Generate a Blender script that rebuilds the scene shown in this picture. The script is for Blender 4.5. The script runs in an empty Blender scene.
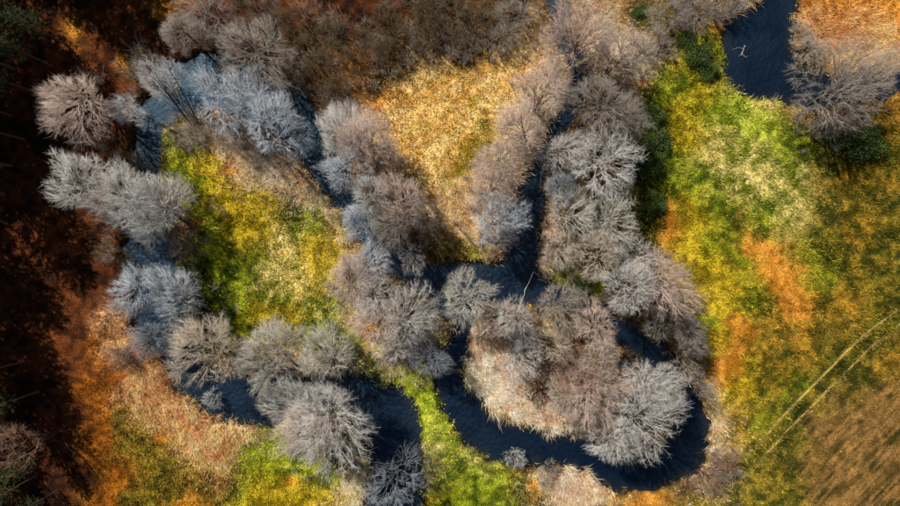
import bpy, math
import numpy as np
from mathutils import Vector, Quaternion

rng = np.random.default_rng(11)
scene = bpy.context.scene
# ------------------------------------------------------------------ camera, sky, sun, exposure
H = 84.0                 # drone height above the meadow, metres
MPP = 0.14               # metres on the ground for one pixel of the 900 px wide photograph
cam_d = bpy.data.cameras.new('camera'); cam = bpy.data.objects.new('camera', cam_d)
scene.collection.objects.link(cam); scene.camera = cam
cam.location = (0, 0, H); cam.rotation_euler = (0, 0, 0)
cam_d.sensor_width = 36; cam_d.lens = 24; cam_d.clip_start = 0.5; cam_d.clip_end = 3000

SUN_EL = math.radians(47)
SH = np.array([0.67, -0.74])                       # direction in which shadows fall (world x, y)
SH = SH / np.linalg.norm(SH)
world = bpy.data.worlds.new('World'); scene.world = world; world.use_nodes = True
nt = world.node_tree; bg = nt.nodes['Background']
sky = nt.nodes.new('ShaderNodeTexSky'); sky.sky_type = 'NISHITA'; sky.sun_disc = False
sky.sun_elevation = SUN_EL; sky.sun_rotation = math.atan2(-SH[0], -SH[1])
nt.links.new(sky.outputs[0], bg.inputs[0]); bg.inputs[1].default_value = 0.05
sun_d = bpy.data.lights.new('sun', 'SUN'); sun = bpy.data.objects.new('sun', sun_d)
scene.collection.objects.link(sun)
sun_d.energy = 5.0; sun_d.angle = math.radians(0.5); sun_d.color = (1.0, 0.95, 0.86)
ld = Vector((SH[0] * math.cos(SUN_EL), SH[1] * math.cos(SUN_EL), -math.sin(SUN_EL)))
sun.rotation_euler = ld.to_track_quat('-Z', 'Y').to_euler(); sun.location = (-60, 60, 90)
vs = scene.view_settings
vs.view_transform = 'Standard'; vs.look = 'None'; vs.exposure = 0.1; vs.gamma = 1.0; vs.use_curve_mapping = False

# ------------------------------------------------------------------ helpers
COL = scene.collection
def lin(c):
    c = np.asarray(c, float) / 255.0
    return np.where(c <= 0.04045, c / 12.92, ((c + 0.055) / 1.055) ** 2.4)
def W(px, py):
    return (np.asarray(px, float) - 450) * MPP, -(np.asarray(py, float) - 253) * MPP
def tag(o, label=None, cat=None, group=None, kind=None):
    if label: o['label'] = label
    if cat: o['category'] = cat
    if group: o['group'] = group
    if kind: o['kind'] = kind
    return o
def mesh_np(name, verts, faces, col=None, smooth=False):
    """faces: (N,3) or (N,4) int array or list of such arrays"""
    if not isinstance(faces, list): faces = [faces]
    faces = [np.asarray(f, np.int32) for f in faces if len(f)]
    me = bpy.data.meshes.new(name)
    v = np.asarray(verts, np.float32)
    me.vertices.add(len(v)); me.vertices.foreach_set('co', v.ravel())
    loops = np.concatenate([f.ravel() for f in faces])
    sizes = np.concatenate([np.full(len(f), f.shape[1], np.int32) for f in faces])
    starts = np.concatenate([[0], np.cumsum(sizes)[:-1]]).astype(np.int32)
    me.loops.add(len(loops)); me.loops.foreach_set('vertex_index', loops)
    me.polygons.add(len(sizes)); me.polygons.foreach_set('loop_start', starts)
    if smooth: me.polygons.foreach_set('use_smooth', np.ones(len(sizes), bool))
    me.update(calc_edges=True); me.validate()
    if col is not None:
        a = me.attributes.new('col', 'FLOAT_COLOR', 'POINT')
        c = np.ones((len(v), 4), np.float32); c[:, :3] = col
        a.data.foreach_set('color', c.ravel())
    return me
def link(name, me, mat=None, parent=None):
    o = bpy.data.objects.new(name, me); COL.objects.link(o)
    if mat: me.materials.append(mat)
    if parent: o.parent = parent
    return o
def unit(v):
    return v / (np.linalg.norm(v, axis=-1, keepdims=True) + 1e-9)
def tubes(P, R, S):
    """P (N,K,3) poly-lines, R (N,K) radii -> verts, quads"""
    N, K, _ = P.shape
    T = np.empty_like(P); T[:, 1:-1] = P[:, 2:] - P[:, :-2] if K > 2 else T[:, 1:-1]
    T[:, 0] = P[:, 1] - P[:, 0]; T[:, -1] = P[:, -1] - P[:, -2]; T = unit(T)
    m = unit(P[:, -1] - P[:, 0])[:, None, :]
    ref = np.where(np.abs(m[..., 2:3]) > 0.8, np.array([1., 0, 0]), np.array([0, 0, 1.]))
    U = unit(np.cross(T, np.broadcast_to(ref, T.shape))); V = np.cross(T, U)
    a = np.arange(S) * 2 * np.pi / S
    ring = (np.cos(a)[None, None, :, None] * U[:, :, None, :] + np.sin(a)[None, None, :, None] * V[:, :, None, :])
    v = P[:, :, None, :] + ring * R[:, :, None, None]
    idx = np.arange(N * K * S).reshape(N, K, S)
    A = idx[:, :-1]; B = idx[:, 1:]
    q = np.stack([A, np.roll(A, -1, 2), np.roll(B, -1, 2), B], -1).reshape(-1, 4)
    return v.reshape(-1, 3), q
def cones(A, B, r):
    N = len(A); T = unit(B - A)
    ref = np.where(np.abs(T[:, 2:3]) > 0.8, np.array([1., 0, 0]), np.array([0, 0, 1.]))
    U = unit(np.cross(T, ref)); V = np.cross(T, U)
    v = np.empty((N, 4, 3)); v[:, 3] = B
    for k in range(3):
        a = k * 2 * np.pi / 3
        v[:, k] = A + r[:, None] * (math.cos(a) * U + math.sin(a) * V)
    i = np.arange(N)[:, None] * 4
    f = np.concatenate([i + np.array([[0, 1, 3]]), i + np.array([[1, 2, 3]]), i + np.array([[2, 0, 3]])])
    return v.reshape(-1, 3), f
def join_np(parts):
    vs_, fs_, n = [], [], 0
    for v, f in parts:
        vs_.append(v); fs_.append(f + n); n += len(v)
    tri = [f for f in fs_ if f.shape[1] == 3]; quad = [f for f in fs_ if f.shape[1] == 4]
    out = []
    if tri: out.append(np.concatenate(tri))
    if quad: out.append(np.concatenate(quad))
    return np.concatenate(vs_), out
class Noise:
    """smooth value noise on the plane, values 0..1"""
    def __init__(self, seed): self.g = np.random.default_rng(seed).random((256, 256))
    def __call__(self, x, y, scale):
        x = np.asarray(x) / scale + 91.3; y = np.asarray(y) / scale + 57.7
        xi = np.floor(x).astype(int); yi = np.floor(y).astype(int); fx = x - xi; fy = y - yi
        fx = fx * fx * (3 - 2 * fx); fy = fy * fy * (3 - 2 * fy); g = self.g
        a = g[xi % 256, yi % 256]; b = g[(xi + 1) % 256, yi % 256]
        c = g[xi % 256, (yi + 1) % 256]; d = g[(xi + 1) % 256, (yi + 1) % 256]
        return (a * (1 - fx) + b * fx) * (1 - fy) + (c * (1 - fx) + d * fx) * fy
n1, n2, n3, n4, n5 = [Noise(s) for s in (1, 2, 3, 4, 5)]

# ------------------------------------------------------------------ materials
def mat_plain(name, rgb, rough=0.9, var=0.25, scale=3.0, bump=0.0, spec=0.2):
    m = bpy.data.materials.new(name); m.use_nodes = True; t = m.node_tree
    b = t.nodes['Principled BSDF']; b.inputs['Roughness'].default_value = rough
    b.inputs['Specular IOR Level'].default_value = spec
    tc = t.nodes.new('ShaderNodeTexCoord'); n = t.nodes.new('ShaderNodeTexNoise'); n.inputs['Scale'].default_value = scale
    n.inputs['Detail'].default_value = 3
    t.links.new(tc.outputs['Object'], n.inputs['Vector'])
    r = t.nodes.new('ShaderNodeValToRGB'); r.color_ramp.elements[0].position = 0.3; r.color_ramp.elements[1].position = 0.7
    lo = [c * (1 - var) for c in rgb]; hi = [min(1, c * (1 + var)) for c in rgb]
    r.color_ramp.elements[0].color = (*lo, 1); r.color_ramp.elements[1].color = (*hi, 1)
    t.links.new(n.outputs['Fac'], r.inputs['Fac']); t.links.new(r.outputs['Color'], b.inputs['Base Color'])
    if bump:
        bp = t.nodes.new('ShaderNodeBump'); bp.inputs['Strength'].default_value = bump
        t.links.new(n.outputs['Fac'], bp.inputs['Height']); t.links.new(bp.outputs['Normal'], b.inputs['Normal'])
    return m
def mat_attr(name, fine=None, rough=0.95, spec=0.1):
    m = bpy.data.materials.new(name); m.use_nodes = True; t = m.node_tree
    b = t.nodes['Principled BSDF']; b.inputs['Roughness'].default_value = rough
    b.inputs['Specular IOR Level'].default_value = spec
    a = t.nodes.new('ShaderNodeAttribute'); a.attribute_name = 'col'; out = a.outputs['Color']
    if fine:
        tc = t.nodes.new('ShaderNodeTexCoord')
        last = None
        for sc, lo, hi in fine:
            n = t.nodes.new('ShaderNodeTexNoise'); n.inputs['Scale'].default_value = sc; n.inputs['Detail'].default_value = 4
            t.links.new(tc.outputs['Object'], n.inputs['Vector'])
            mr = t.nodes.new('ShaderNodeMapRange'); mr.inputs['From Min'].default_value = 0.3; mr.inputs['From Max'].default_value = 0.7
            mr.inputs['To Min'].default_value = lo; mr.inputs['To Max'].default_value = hi
            t.links.new(n.outputs['Fac'], mr.inputs['Value'])
            mx = t.nodes.new('ShaderNodeVectorMath'); mx.operation = 'SCALE'
            t.links.new(out, mx.inputs[0]); t.links.new(mr.outputs['Result'], mx.inputs['Scale']); out = mx.outputs['Vector']; last = n
        bp = t.nodes.new('ShaderNodeBump'); bp.inputs['Strength'].default_value = 0.8; bp.inputs['Distance'].default_value = 0.15
        t.links.new(last.outputs['Fac'], bp.inputs['Height']); t.links.new(bp.outputs['Normal'], b.inputs['Normal'])
    t.links.new(out, b.inputs['Base Color'])
    return m
def mat_water(name):
    m = bpy.data.materials.new(name); m.use_nodes = True; t = m.node_tree
    b = t.nodes['Principled BSDF']; b.inputs['IOR'].default_value = 1.33
    at = t.nodes.new('ShaderNodeAttribute'); at.attribute_name = 'col'; t.links.new(at.outputs['Color'], b.inputs['Base Color'])
    b.inputs['Roughness'].default_value = 0.42; b.inputs['Specular IOR Level'].default_value = 1.0
    b.inputs['Specular Tint'].default_value = (0.44, 0.72, 1.0, 1)
    tc = t.nodes.new('ShaderNodeTexCoord'); n = t.nodes.new('ShaderNodeTexNoise')
    w = t.nodes.new('ShaderNodeTexNoise'); w.inputs['Scale'].default_value = 0.16; w.inputs['Detail'].default_value = 5; w.inputs['Distortion'].default_value = 1.2
    mr = t.nodes.new('ShaderNodeMapRange'); mr.inputs['From Min'].default_value = 0.35; mr.inputs['From Max'].default_value = 0.65
    mr.inputs['To Min'].default_value = 0.34; mr.inputs['To Max'].default_value = 0.52
    t.links.new(tc.outputs['Object'], w.inputs['Vector']); t.links.new(w.outputs['Fac'], mr.inputs['Value']); t.links.new(mr.outputs['Result'], b.inputs['Roughness'])
    n.inputs['Scale'].default_value = 1.6; n.inputs['Detail'].default_value = 6; n.inputs['Roughness'].default_value = 0.65
    t.links.new(tc.outputs['Object'], n.inputs['Vector'])
    bp = t.nodes.new('ShaderNodeBump'); bp.inputs['Strength'].default_value = 0.45; bp.inputs['Distance'].default_value = 0.3
    t.links.new(n.outputs['Fac'], bp.inputs['Height']); t.links.new(bp.outputs['Normal'], b.inputs['Normal'])
    return m
M_ground = mat_attr('meadow_ground', [(0.9, 0.75, 1.2), (4.0, 0.6, 1.3)])
M_blade = mat_attr('grass_blades', rough=0.8, spec=0.15)
M_water = mat_water('river_water')

# ------------------------------------------------------------------ river and pond courses (photo px, half width px)
river_lines = [
    [(520,280,24),(480,286,24),(440,284,21),(410,270,17),(385,252,16),(365,228,15),(345,200,14),(328,175,15),(312,140,19),
     (287,108,24),(245,90,27),(205,80,27),(172,92,24),(148,120,16),(145,150,14),(140,180,14),(142,215,16),(146,250,27),
     (156,288,26),(160,318,28),(176,350,17),(190,380,19),(225,400,25),(262,402,26),(300,394,20),(335,390,20),(365,397,24),
     (388,420,30),(396,460,29),(394,520,30),(392,600,30)],
    [(450,292,22),(462,320,13),(460,340,12),(450,362,17),(447,380,14),(462,406,18),(484,435,20),(515,446,22),(560,449,20),
     (595,458,17),(622,476,19),(655,474,19),(684,457,23),(694,430,19),(692,400,11),(673,375,12),(650,350,15),(627,332,14),
     (600,316,9),(570,304,9),(540,290,13),(518,278,22)],
    [(520,280,22),(523,250,19),(527,215,17),(533,180,13),(547,148,9),(562,115,10),(580,85,13),(580,60,13),(563,32,10),
     (556,0,9),(556,-50,9),(560,-110,9)],
]
pond_lines = [[(790,-90,20),(785,-40,20),(781,0,22),(758,38,36),(763,60,38),(790,82,24),(820,90,20),(860,86,16),(900,80,14),(960,70,14)]]
def sdf_lines(lines, x, y):
    d = np.full(np.shape(x), 1e9)
    for ln in lines:
        for (ax, ay, ar), (bx, by, br) in zip(ln[:-1], ln[1:]):
            A = W(ax, ay); B = W(bx, by); ar_, br_ = ar * MPP, br * MPP
            ex, ey = B[0] - A[0], B[1] - A[1]; L2 = ex * ex + ey * ey
            t = np.clip(((x - A[0]) * ex + (y - A[1]) * ey) / L2, 0, 1)
            d = np.minimum(d, np.hypot(x - A[0] - t * ex, y - A[1] - t * ey) - (ar_ + (br_ - ar_) * t))
    return d
def water_sdf(x, y):
    wob = (n1(x, y, 2.2) - 0.5) * 1.0 + (n2(x, y, 0.8) - 0.5) * 0.9
    return sdf_lines(river_lines, x, y) + wob, sdf_lines(pond_lines, x, y) + wob
WATER_Z = -0.75
def height(x, y, d):
    s = np.clip((d + 0.6) / 1.4, 0, 1); s = s * s * (3 - 2 * s)
    deep = np.clip((-d - 0.6) / 2.5, 0, 1)
    meadow = (n3(x, y, 14) - 0.5) * 0.7 + (n4(x, y, 3.1) - 0.5) * 0.25
    return -1.35 * (1 - s) - 0.8 * deep + meadow * np.clip(d / 3, 0, 1)

# ------------------------------------------------------------------ ground cover classes: colour a, colour b (photo values), tuft height, density
CL = dict(
    G =((152,160,32),(66,84,10),0.35,1.0), GB=((196,202,66),(112,128,16),0.35,1.0), GD=((70,84,18),(32,46,8),0.7,1.0),
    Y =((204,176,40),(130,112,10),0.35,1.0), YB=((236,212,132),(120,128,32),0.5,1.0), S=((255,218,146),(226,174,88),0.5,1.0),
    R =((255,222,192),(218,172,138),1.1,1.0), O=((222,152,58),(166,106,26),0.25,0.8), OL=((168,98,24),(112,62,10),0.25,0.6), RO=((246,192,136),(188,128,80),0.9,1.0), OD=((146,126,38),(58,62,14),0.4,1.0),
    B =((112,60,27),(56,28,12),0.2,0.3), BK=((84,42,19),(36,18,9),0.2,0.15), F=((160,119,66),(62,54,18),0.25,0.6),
    T =((206,170,120),(150,118,70),0.5,0.8), OY=((182,136,42),(86,78,14),0.35,1.0), K=((108,80,48),(52,38,21),0.4,0.6),
)
BL = """
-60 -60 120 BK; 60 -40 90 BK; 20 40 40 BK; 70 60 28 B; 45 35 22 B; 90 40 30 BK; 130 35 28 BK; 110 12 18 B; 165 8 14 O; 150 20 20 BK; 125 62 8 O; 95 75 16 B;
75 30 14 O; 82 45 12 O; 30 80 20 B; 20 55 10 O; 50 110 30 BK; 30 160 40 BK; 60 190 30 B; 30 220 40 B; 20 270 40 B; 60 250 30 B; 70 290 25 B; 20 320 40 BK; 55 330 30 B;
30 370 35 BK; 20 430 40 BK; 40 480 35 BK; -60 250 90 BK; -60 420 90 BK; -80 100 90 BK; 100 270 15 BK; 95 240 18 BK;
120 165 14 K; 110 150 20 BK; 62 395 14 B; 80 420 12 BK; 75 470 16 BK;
95 345 14 O; 105 325 12 R; 120 350 12 R; 108 375 12 O; 100 395 12 O; 85 385 12 O; 118 395 9 R; 135 385 13 R; 150 405 13 R; 170 420 14 R; 190 425 14 R; 205 415 12 R; 200 440 15 R; 225 438 12 R; 215 460 12 R; 225 485 9 R; 235 425 10 R;
105 420 15 O; 95 445 16 O; 120 420 12 OD; 130 440 18 OD; 150 455 18 OD; 170 470 18 OD; 120 475 16 O; 110 500 20 O; 140 495 20 OD; 180 495 18 OD; 200 485 12 OD; 155 440 9 O; 185 505 18 O; 150 530 40 OD; 
250 455 16 G; 275 460 22 G; 300 465 18 GB; 240 490 14 G; 270 495 20 Y; 300 495 18 Y; 330 475 14 G; 320 505 18 Y; 295 480 10 O; 285 530 40 Y; 345 455 8 R; 355 470 9 R; 352 490 9 R; 350 515 12 R; 250 435 8 R;
178 118 8 YB; 172 135 7 YB; 190 125 8 R; 185 150 12 G; 178 170 10 G; 215 125 12 R; 235 145 12 R; 255 165 12 R; 275 180 10 R; 245 180 9 R; 290 195 10 R; 230 165 9 O; 310 205 8 R;
205 165 10 Y; 215 190 14 Y; 200 185 12 G; 235 205 16 Y; 265 205 14 Y; 290 215 10 GD; 275 200 8 GD; 310 225 14 G; 250 235 20 Y; 285 240 18 YB; 315 250 16 Y; 205 215 12 G; 200 245 14 G; 195 275 12 GD; 225 265 18 G; 240 285 14 G; 215 300 14 GD; 235 310 12 G; 270 270 14 YB; 275 290 12 YB; 295 275 12 YB; 305 300 14 YB; 290 315 12 Y; 325 280 14 Y; 330 305 14 G; 345 270 8 Y; 340 250 8 Y; 320 330 14 G; 345 330 10 G; 260 325 14 Y; 190 225 10 O; 185 240 10 R; 180 300 10 K; 240 335 12 G; 
330 215 8 R; 345 240 7 R; 352 265 7 R; 360 300 9 R; 350 315 9 R; 365 330 9 O; 380 350 10 R; 390 365 9 R; 372 345 8 T; 358 345 8 G; 375 365 9 G; 300 365 9 R; 280 368 8 R; 240 360 8 K; 340 370 8 R; 360 372 8 GD;
395 385 9 G; 408 385 9 G; 420 375 8 GB; 405 395 8 GB; 415 400 12 GB; 430 410 14 GB; 440 430 14 GB; 445 450 14 G; 455 465 12 G; 435 480 16 G; 470 480 16 G; 490 490 16 G; 430 460 8 R; 432 480 9 R; 480 470 8 YB; 447 415 7 YB; 455 435 7 YB; 470 455 7 YB; 500 480 9 GB; 430 500 12 Y; 470 505 18 G; 520 490 12 GD; 460 530 40 G; 434 390 6 GB;
515 480 8 Y; 545 478 10 R; 570 482 10 R; 590 485 10 R; 535 490 10 O; 560 500 14 R; 600 498 12 R; 540 505 12 OD; 610 510 12 Y; 520 472 6 K; 550 472 8 K; 580 475 7 K; 580 540 30 R; 640 512 14 O; 660 505 12 O; 690 495 14 K; 720 470 12 K; 710 485 14 R; 700 505 14 OD; 
290 10 30 B; 250 10 30 BK; 230 40 25 BK; 330 20 30 BK; 300 50 25 K; 345 70 20 O; 330 85 20 K; 380 80 15 K; 290 90 15 BK; 360 60 16 B; 400 30 30 K; 450 25 30 K; 410 60 18 K; 500 20 25 K; 520 50 15 T; 540 30 10 T; 535 10 12 T; 400 -40 80 BK; 460 55 12 K; 250 80 12 K; 320 110 10 K; 
420 80 16 S; 450 90 24 S; 490 70 18 S; 515 70 15 S; 530 80 12 S; 400 100 14 S; 380 95 10 O; 420 120 22 S; 460 125 20 S; 495 110 18 S; 410 145 14 S; 440 155 16 S; 470 150 12 Y; 480 130 7 G; 500 140 8 Y; 460 170 12 Y; 430 180 12 S; 420 165 10 S; 480 160 10 Y; 405 175 8 GD; 475 105 6 Y; 415 130 7 Y; 530 110 15 R; 515 140 14 R; 500 170 14 R; 485 195 14 R; 450 190 14 T; 455 215 14 T; 445 230 12 T; 470 235 12 T; 465 250 10 OD; 440 245 8 OD; 430 255 8 OD; 425 210 12 R; 400 200 20 K; 410 240 14 K; 385 180 12 R; 375 150 14 R; 355 120 15 R; 345 145 12 K; 480 215 12 R; 475 257 5 G; 
545 60 9 R; 555 80 10 R; 545 100 12 R; 600 25 14 R; 625 25 14 T; 620 10 12 T; 640 20 10 GD; 660 20 12 OD; 655 35 8 O; 640 45 14 R; 625 70 14 R; 660 50 12 K; 650 65 9 R; 690 15 14 K; 720 10 16 K; 740 0 14 R; 
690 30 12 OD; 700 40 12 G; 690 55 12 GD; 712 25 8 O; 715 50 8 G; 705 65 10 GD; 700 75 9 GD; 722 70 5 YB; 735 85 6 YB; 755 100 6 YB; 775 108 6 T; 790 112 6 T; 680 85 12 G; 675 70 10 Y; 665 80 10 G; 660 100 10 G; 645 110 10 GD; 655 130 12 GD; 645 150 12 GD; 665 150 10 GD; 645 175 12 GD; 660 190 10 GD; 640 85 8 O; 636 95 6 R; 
670 125 8 Y; 680 110 12 Y; 700 95 12 Y; 690 140 12 Y; 680 160 10 G; 675 185 10 G; 670 210 10 O; 672 230 10 O; 655 215 12 GD; 650 235 9 GD; 720 110 14 GB; 740 110 12 GB; 725 140 14 YB; 750 130 14 GB; 770 125 12 GB; 720 170 16 YB; 750 155 14 YB; 780 150 14 G; 745 180 16 YB; 700 180 14 G; 695 210 12 Y; 690 240 12 Y; 680 265 12 Y; 700 270 12 Y; 715 245 12 G; 720 205 14 G; 740 220 12 OD; 770 180 18 YB; 795 185 16 YB; 790 210 14 YB; 765 215 14 G; 800 150 12 G; 820 130 12 OD; 
765 260 12 O; 755 248 9 O; 775 275 12 O; 790 290 12 O; 800 305 10 O; 740 260 12 G; 725 280 12 Y; 710 300 12 Y; 705 320 10 G; 720 340 14 Y; 735 325 12 O; 740 350 14 O; 725 370 12 O; 750 300 14 G; 770 310 12 OD; 780 330 14 O; 760 345 10 OD; 755 365 12 G; 725 395 10 Y; 745 390 12 Y; 770 370 14 O; 740 420 12 O; 760 400 12 OD; 730 445 9 Y; 765 420 10 G; 785 350 10 OD; 
830 200 16 OD; 850 180 16 O; 830 180 10 O; 870 200 14 OD; 880 180 14 O; 890 210 14 OD; 820 230 16 OD; 850 240 16 O; 865 225 10 O; 880 250 16 OD; 830 260 16 GD; 810 250 12 G; 860 275 16 OD; 840 295 12 O; 850 310 14 O; 820 310 12 OD; 890 290 16 OD; 875 310 12 OD; 870 160 16 OD; 890 150 14 GD; 840 150 12 GD; 855 160 14 GD; 885 130 12 O; 875 125 10 O; 820 280 10 G; 
700 355 7 Y; 705 385 6 R; 712 400 7 R; 717 425 7 R; 722 445 8 R; 730 460 6 O; 690 345 8 K; 700 340 6 GD; 695 300 8 T; 680 285 8 T; 665 262 8 T; 
560 280 9 GB; 575 285 10 G; 590 295 10 G; 550 262 9 R; 555 245 12 R; 575 245 20 K; 590 215 20 K; 600 180 22 K; 600 130 22 K; 575 200 12 T; 620 260 20 K; 640 290 20 K; 620 210 12 OD; 590 110 15 K; 
475 345 8 R; 485 365 10 R; 480 385 8 R; 500 390 11 R; 510 405 11 R; 530 412 10 R; 515 370 12 R; 540 385 14 K; 550 360 14 B; 560 340 14 T; 545 330 10 T; 580 350 16 B; 590 380 18 R; 570 410 14 R; 605 410 16 R; 560 400 10 B; 620 370 14 K; 640 400 16 K; 640 430 20 K; 620 445 12 K; 660 445 12 OD; 600 340 14 T; 522 422 5 Y; 575 430 5 G; 540 310 10 K; 
820 25 16 R; 850 25 20 R; 880 30 20 R; 850 0 22 O; 890 5 20 O; 870 45 14 T; 830 50 12 R; 815 50 10 K; 890 60 12 R; 840 -40 40 O; 850 115 12 K; 820 115 8 R; 840 130 10 K; 
860 380 20 OD; 820 400 18 OD; 800 440 18 OD; 780 470 16 OD; 830 430 18 F; 860 430 22 F; 880 410 18 F; 850 470 25 F; 880 470 25 F; 820 480 20 F; 790 500 20 OD; 850 505 25 F; 895 490 25 F; 885 370 14 O; 895 350 14 O; 840 350 12 OD; 860 345 10 GD; 800 390 14 G; 830 370 12 OD; 890 330 14 GD; 750 470 10 OD; 740 490 12 OD; 780 430 8 OD; 760 500 14 OD; 850 560 60 F; 960 450 60 F; 960 300 60 OD; 960 200 60 OD; 960 0 60 O; 700 560 50 OD; 835 395 12 F; 750 515 20 OD;
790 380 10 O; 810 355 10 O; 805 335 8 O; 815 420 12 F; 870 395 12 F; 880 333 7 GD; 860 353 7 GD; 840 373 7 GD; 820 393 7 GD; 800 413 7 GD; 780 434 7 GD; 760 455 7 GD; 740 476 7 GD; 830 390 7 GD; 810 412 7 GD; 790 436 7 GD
"""
keys = list(CL)
bl = []
for it in BL.replace('\n', ' ').split(';'):
    p = it.split()
    if len(p) == 4 and p[3] == 'O' and float(p[0]) > 700 and float(p[1]) > 100 and not (740 < float(p[0]) < 806 and 240 < float(p[1]) < 310) and not (720 < float(p[0]) < 750 and 315 < float(p[1]) < 400): p[3] = 'OY'
    if len(p) == 4 and p[3] == 'O' and float(p[0]) < 130 and float(p[1]) > 300: p[3] = 'OL'
    if len(p) == 4 and p[3] == 'R' and ((float(p[0]) < 240 and float(p[1]) > 300) or float(p[0]) > 790): p[3] = 'RO'
    if len(p) == 4: bl.append((float(p[0]), float(p[1]), float(p[2]), keys.index(p[3])))
bl = np.array(bl)
onehot = np.eye(len(keys))[bl[:, 3].astype(int)]
def class_w(x, y):
    """weights of the cover classes at world points"""
    px = np.asarray(x) / MPP + 450; py = -np.asarray(y) / MPP + 253
    wx = (n1(x, y, 3.0) - .5) * 14 + (n2(x, y, 1.1) - .5) * 8; wy = (n3(x, y, 3.0) - .5) * 14 + (n4(x, y, 1.1) - .5) * 8
    px = px + wx; py = py + wy
    out = np.empty((len(px), len(keys)))
    for i in range(0, len(px), 20000):
        a = slice(i, i + 20000)
        d2 = ((px[a, None] - bl[None, :, 0]) ** 2 + (py[a, None] - bl[None, :, 1]) ** 2) / bl[None, :, 2] ** 2
        w = 1.0 / (d2 + 0.15) ** 2.2
        o = w @ onehot
        out[a] = o / o.sum(1, keepdims=True)
    return out
CA = np.array([lin(CL[k][0]) for k in keys]); CB = np.array([lin(CL[k][1]) for k in keys])
HT = np.array([CL[k][2] for k in keys]); DN = np.array([CL[k][3] for k in keys])
iF = keys.index('F'); iR = keys.index('R'); iT = keys.index('T'); iB = keys.index('B'); iBK = keys.index('BK')
ROWN = unit(np.array([0.70, -0.71]))                # across the drill rows of the field
def cover_col(x, y, w, jit=None):
    m = 0.45 * n5(x, y, 0.75) + 0.35 * n2(x, y, 1.9) + 0.2 * n4(x, y, 5)
    if jit is not None: m = m * 0.75 + 0.25 * jit
    m = np.clip((m - 0.5) * 3.6 + 0.5, 0, 1)
    ac = x * ROWN[0] + y * ROWN[1]; al = -x * ROWN[1] + y * ROWN[0]
    r = np.clip((0.6 * n1(al / 7, ac, 0.34) + 0.4 * n3(al / 3, ac, 2.6) - 0.45) * 3 + 0.4, 0, 1)
    f = w[:, iF]; m = m * (1 - 0.6 * f) + 0.6 * f * r
    return (w @ CA) * m[:, None] + (w @ CB) * (1 - m[:, None])

# ------------------------------------------------------------------ ground sheet
def axis(half, step, far):
    c = np.arange(-half, half + 1e-6, step); e = half + np.cumsum(step * 1.22 ** np.arange(1, 60)); e = e[e < far]
    return np.concatenate([-e[::-1], c, e])
gx = axis(74, 0.26, 1500); gy = axis(46, 0.26, 1500)
X, Y = np.meshgrid(gx, gy); xs, ys = X.ravel(), Y.ravel()
dr, dp = water_sdf(xs, ys); dd = np.minimum(dr, dp)
gz = height(xs, ys, dd)
inner = (np.abs(xs) < 90) & (np.abs(ys) < 62)
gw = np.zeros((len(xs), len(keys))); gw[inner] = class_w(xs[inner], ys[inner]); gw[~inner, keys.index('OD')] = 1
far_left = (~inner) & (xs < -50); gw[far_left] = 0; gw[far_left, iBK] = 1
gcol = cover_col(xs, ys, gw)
mud = np.clip((0.55 - dd) / 0.5, 0, 1)[:, None]
gcol = gcol * (1 - mud) + lin((52, 42, 34)) * mud
nx, ny = len(gx), len(gy)
ii = np.arange(nx * ny).reshape(ny, nx)
quads = np.stack([ii[:-1, :-1], ii[:-1, 1:], ii[1:, 1:], ii[1:, :-1]], -1).reshape(-1, 4)
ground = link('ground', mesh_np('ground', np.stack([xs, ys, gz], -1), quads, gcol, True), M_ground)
tag(ground, 'river meadow ground of green, yellow and orange grass with brown forest floor', 'ground', kind='structure')
def water_sheet(name, d, label):
    near = (d < 0.9).reshape(ny, nx)
    cell = near[:-1, :-1] | near[:-1, 1:] | near[1:, :-1] | near[1:, 1:]
    q = quads[cell.ravel()]
    used, inv = np.unique(q, return_inverse=True)
    v = np.stack([xs[used], ys[used], np.full(len(used), WATER_Z)], -1)
    sh = np.clip((d[used] + 1.5 + 1.2 * (n2(xs[used], ys[used], 2.5) - .5)) / 1.7, 0, 1)[:, None] ** 1.5        # silty shallows by the banks
    wc = np.array([0.001, 0.005, 0.015]) * (1 - sh) + np.array([0.016, 0.015, 0.012]) * sh
    o = link(name, mesh_np(name, v, inv.reshape(-1, 4), wc, True), M_water)
    return tag(o, label, 'water', kind='structure')
water_sheet('river', dr, 'dark blue meandering river looping between grey leafless trees')
water_sheet('pond', dp, 'dark oxbow pond beside the yellow green meadow at upper right')
def gheight(x, y):
    x = np.atleast_1d(np.asarray(x, float)); y = np.atleast_1d(np.asarray(y, float))
    a, b = water_sdf(x, y); d = np.minimum(a, b)
    return height(x, y, d), d

def resample(pts, n):
    p = np.array([W(*q) for q in pts]); s = np.concatenate([[0], np.cumsum(np.linalg.norm(np.diff(p, axis=0), axis=1))])
    t = np.linspace(0, s[-1], n); return np.stack([np.interp(t, s, p[:, 0]), np.interp(t, s, p[:, 1])], -1)
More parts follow.
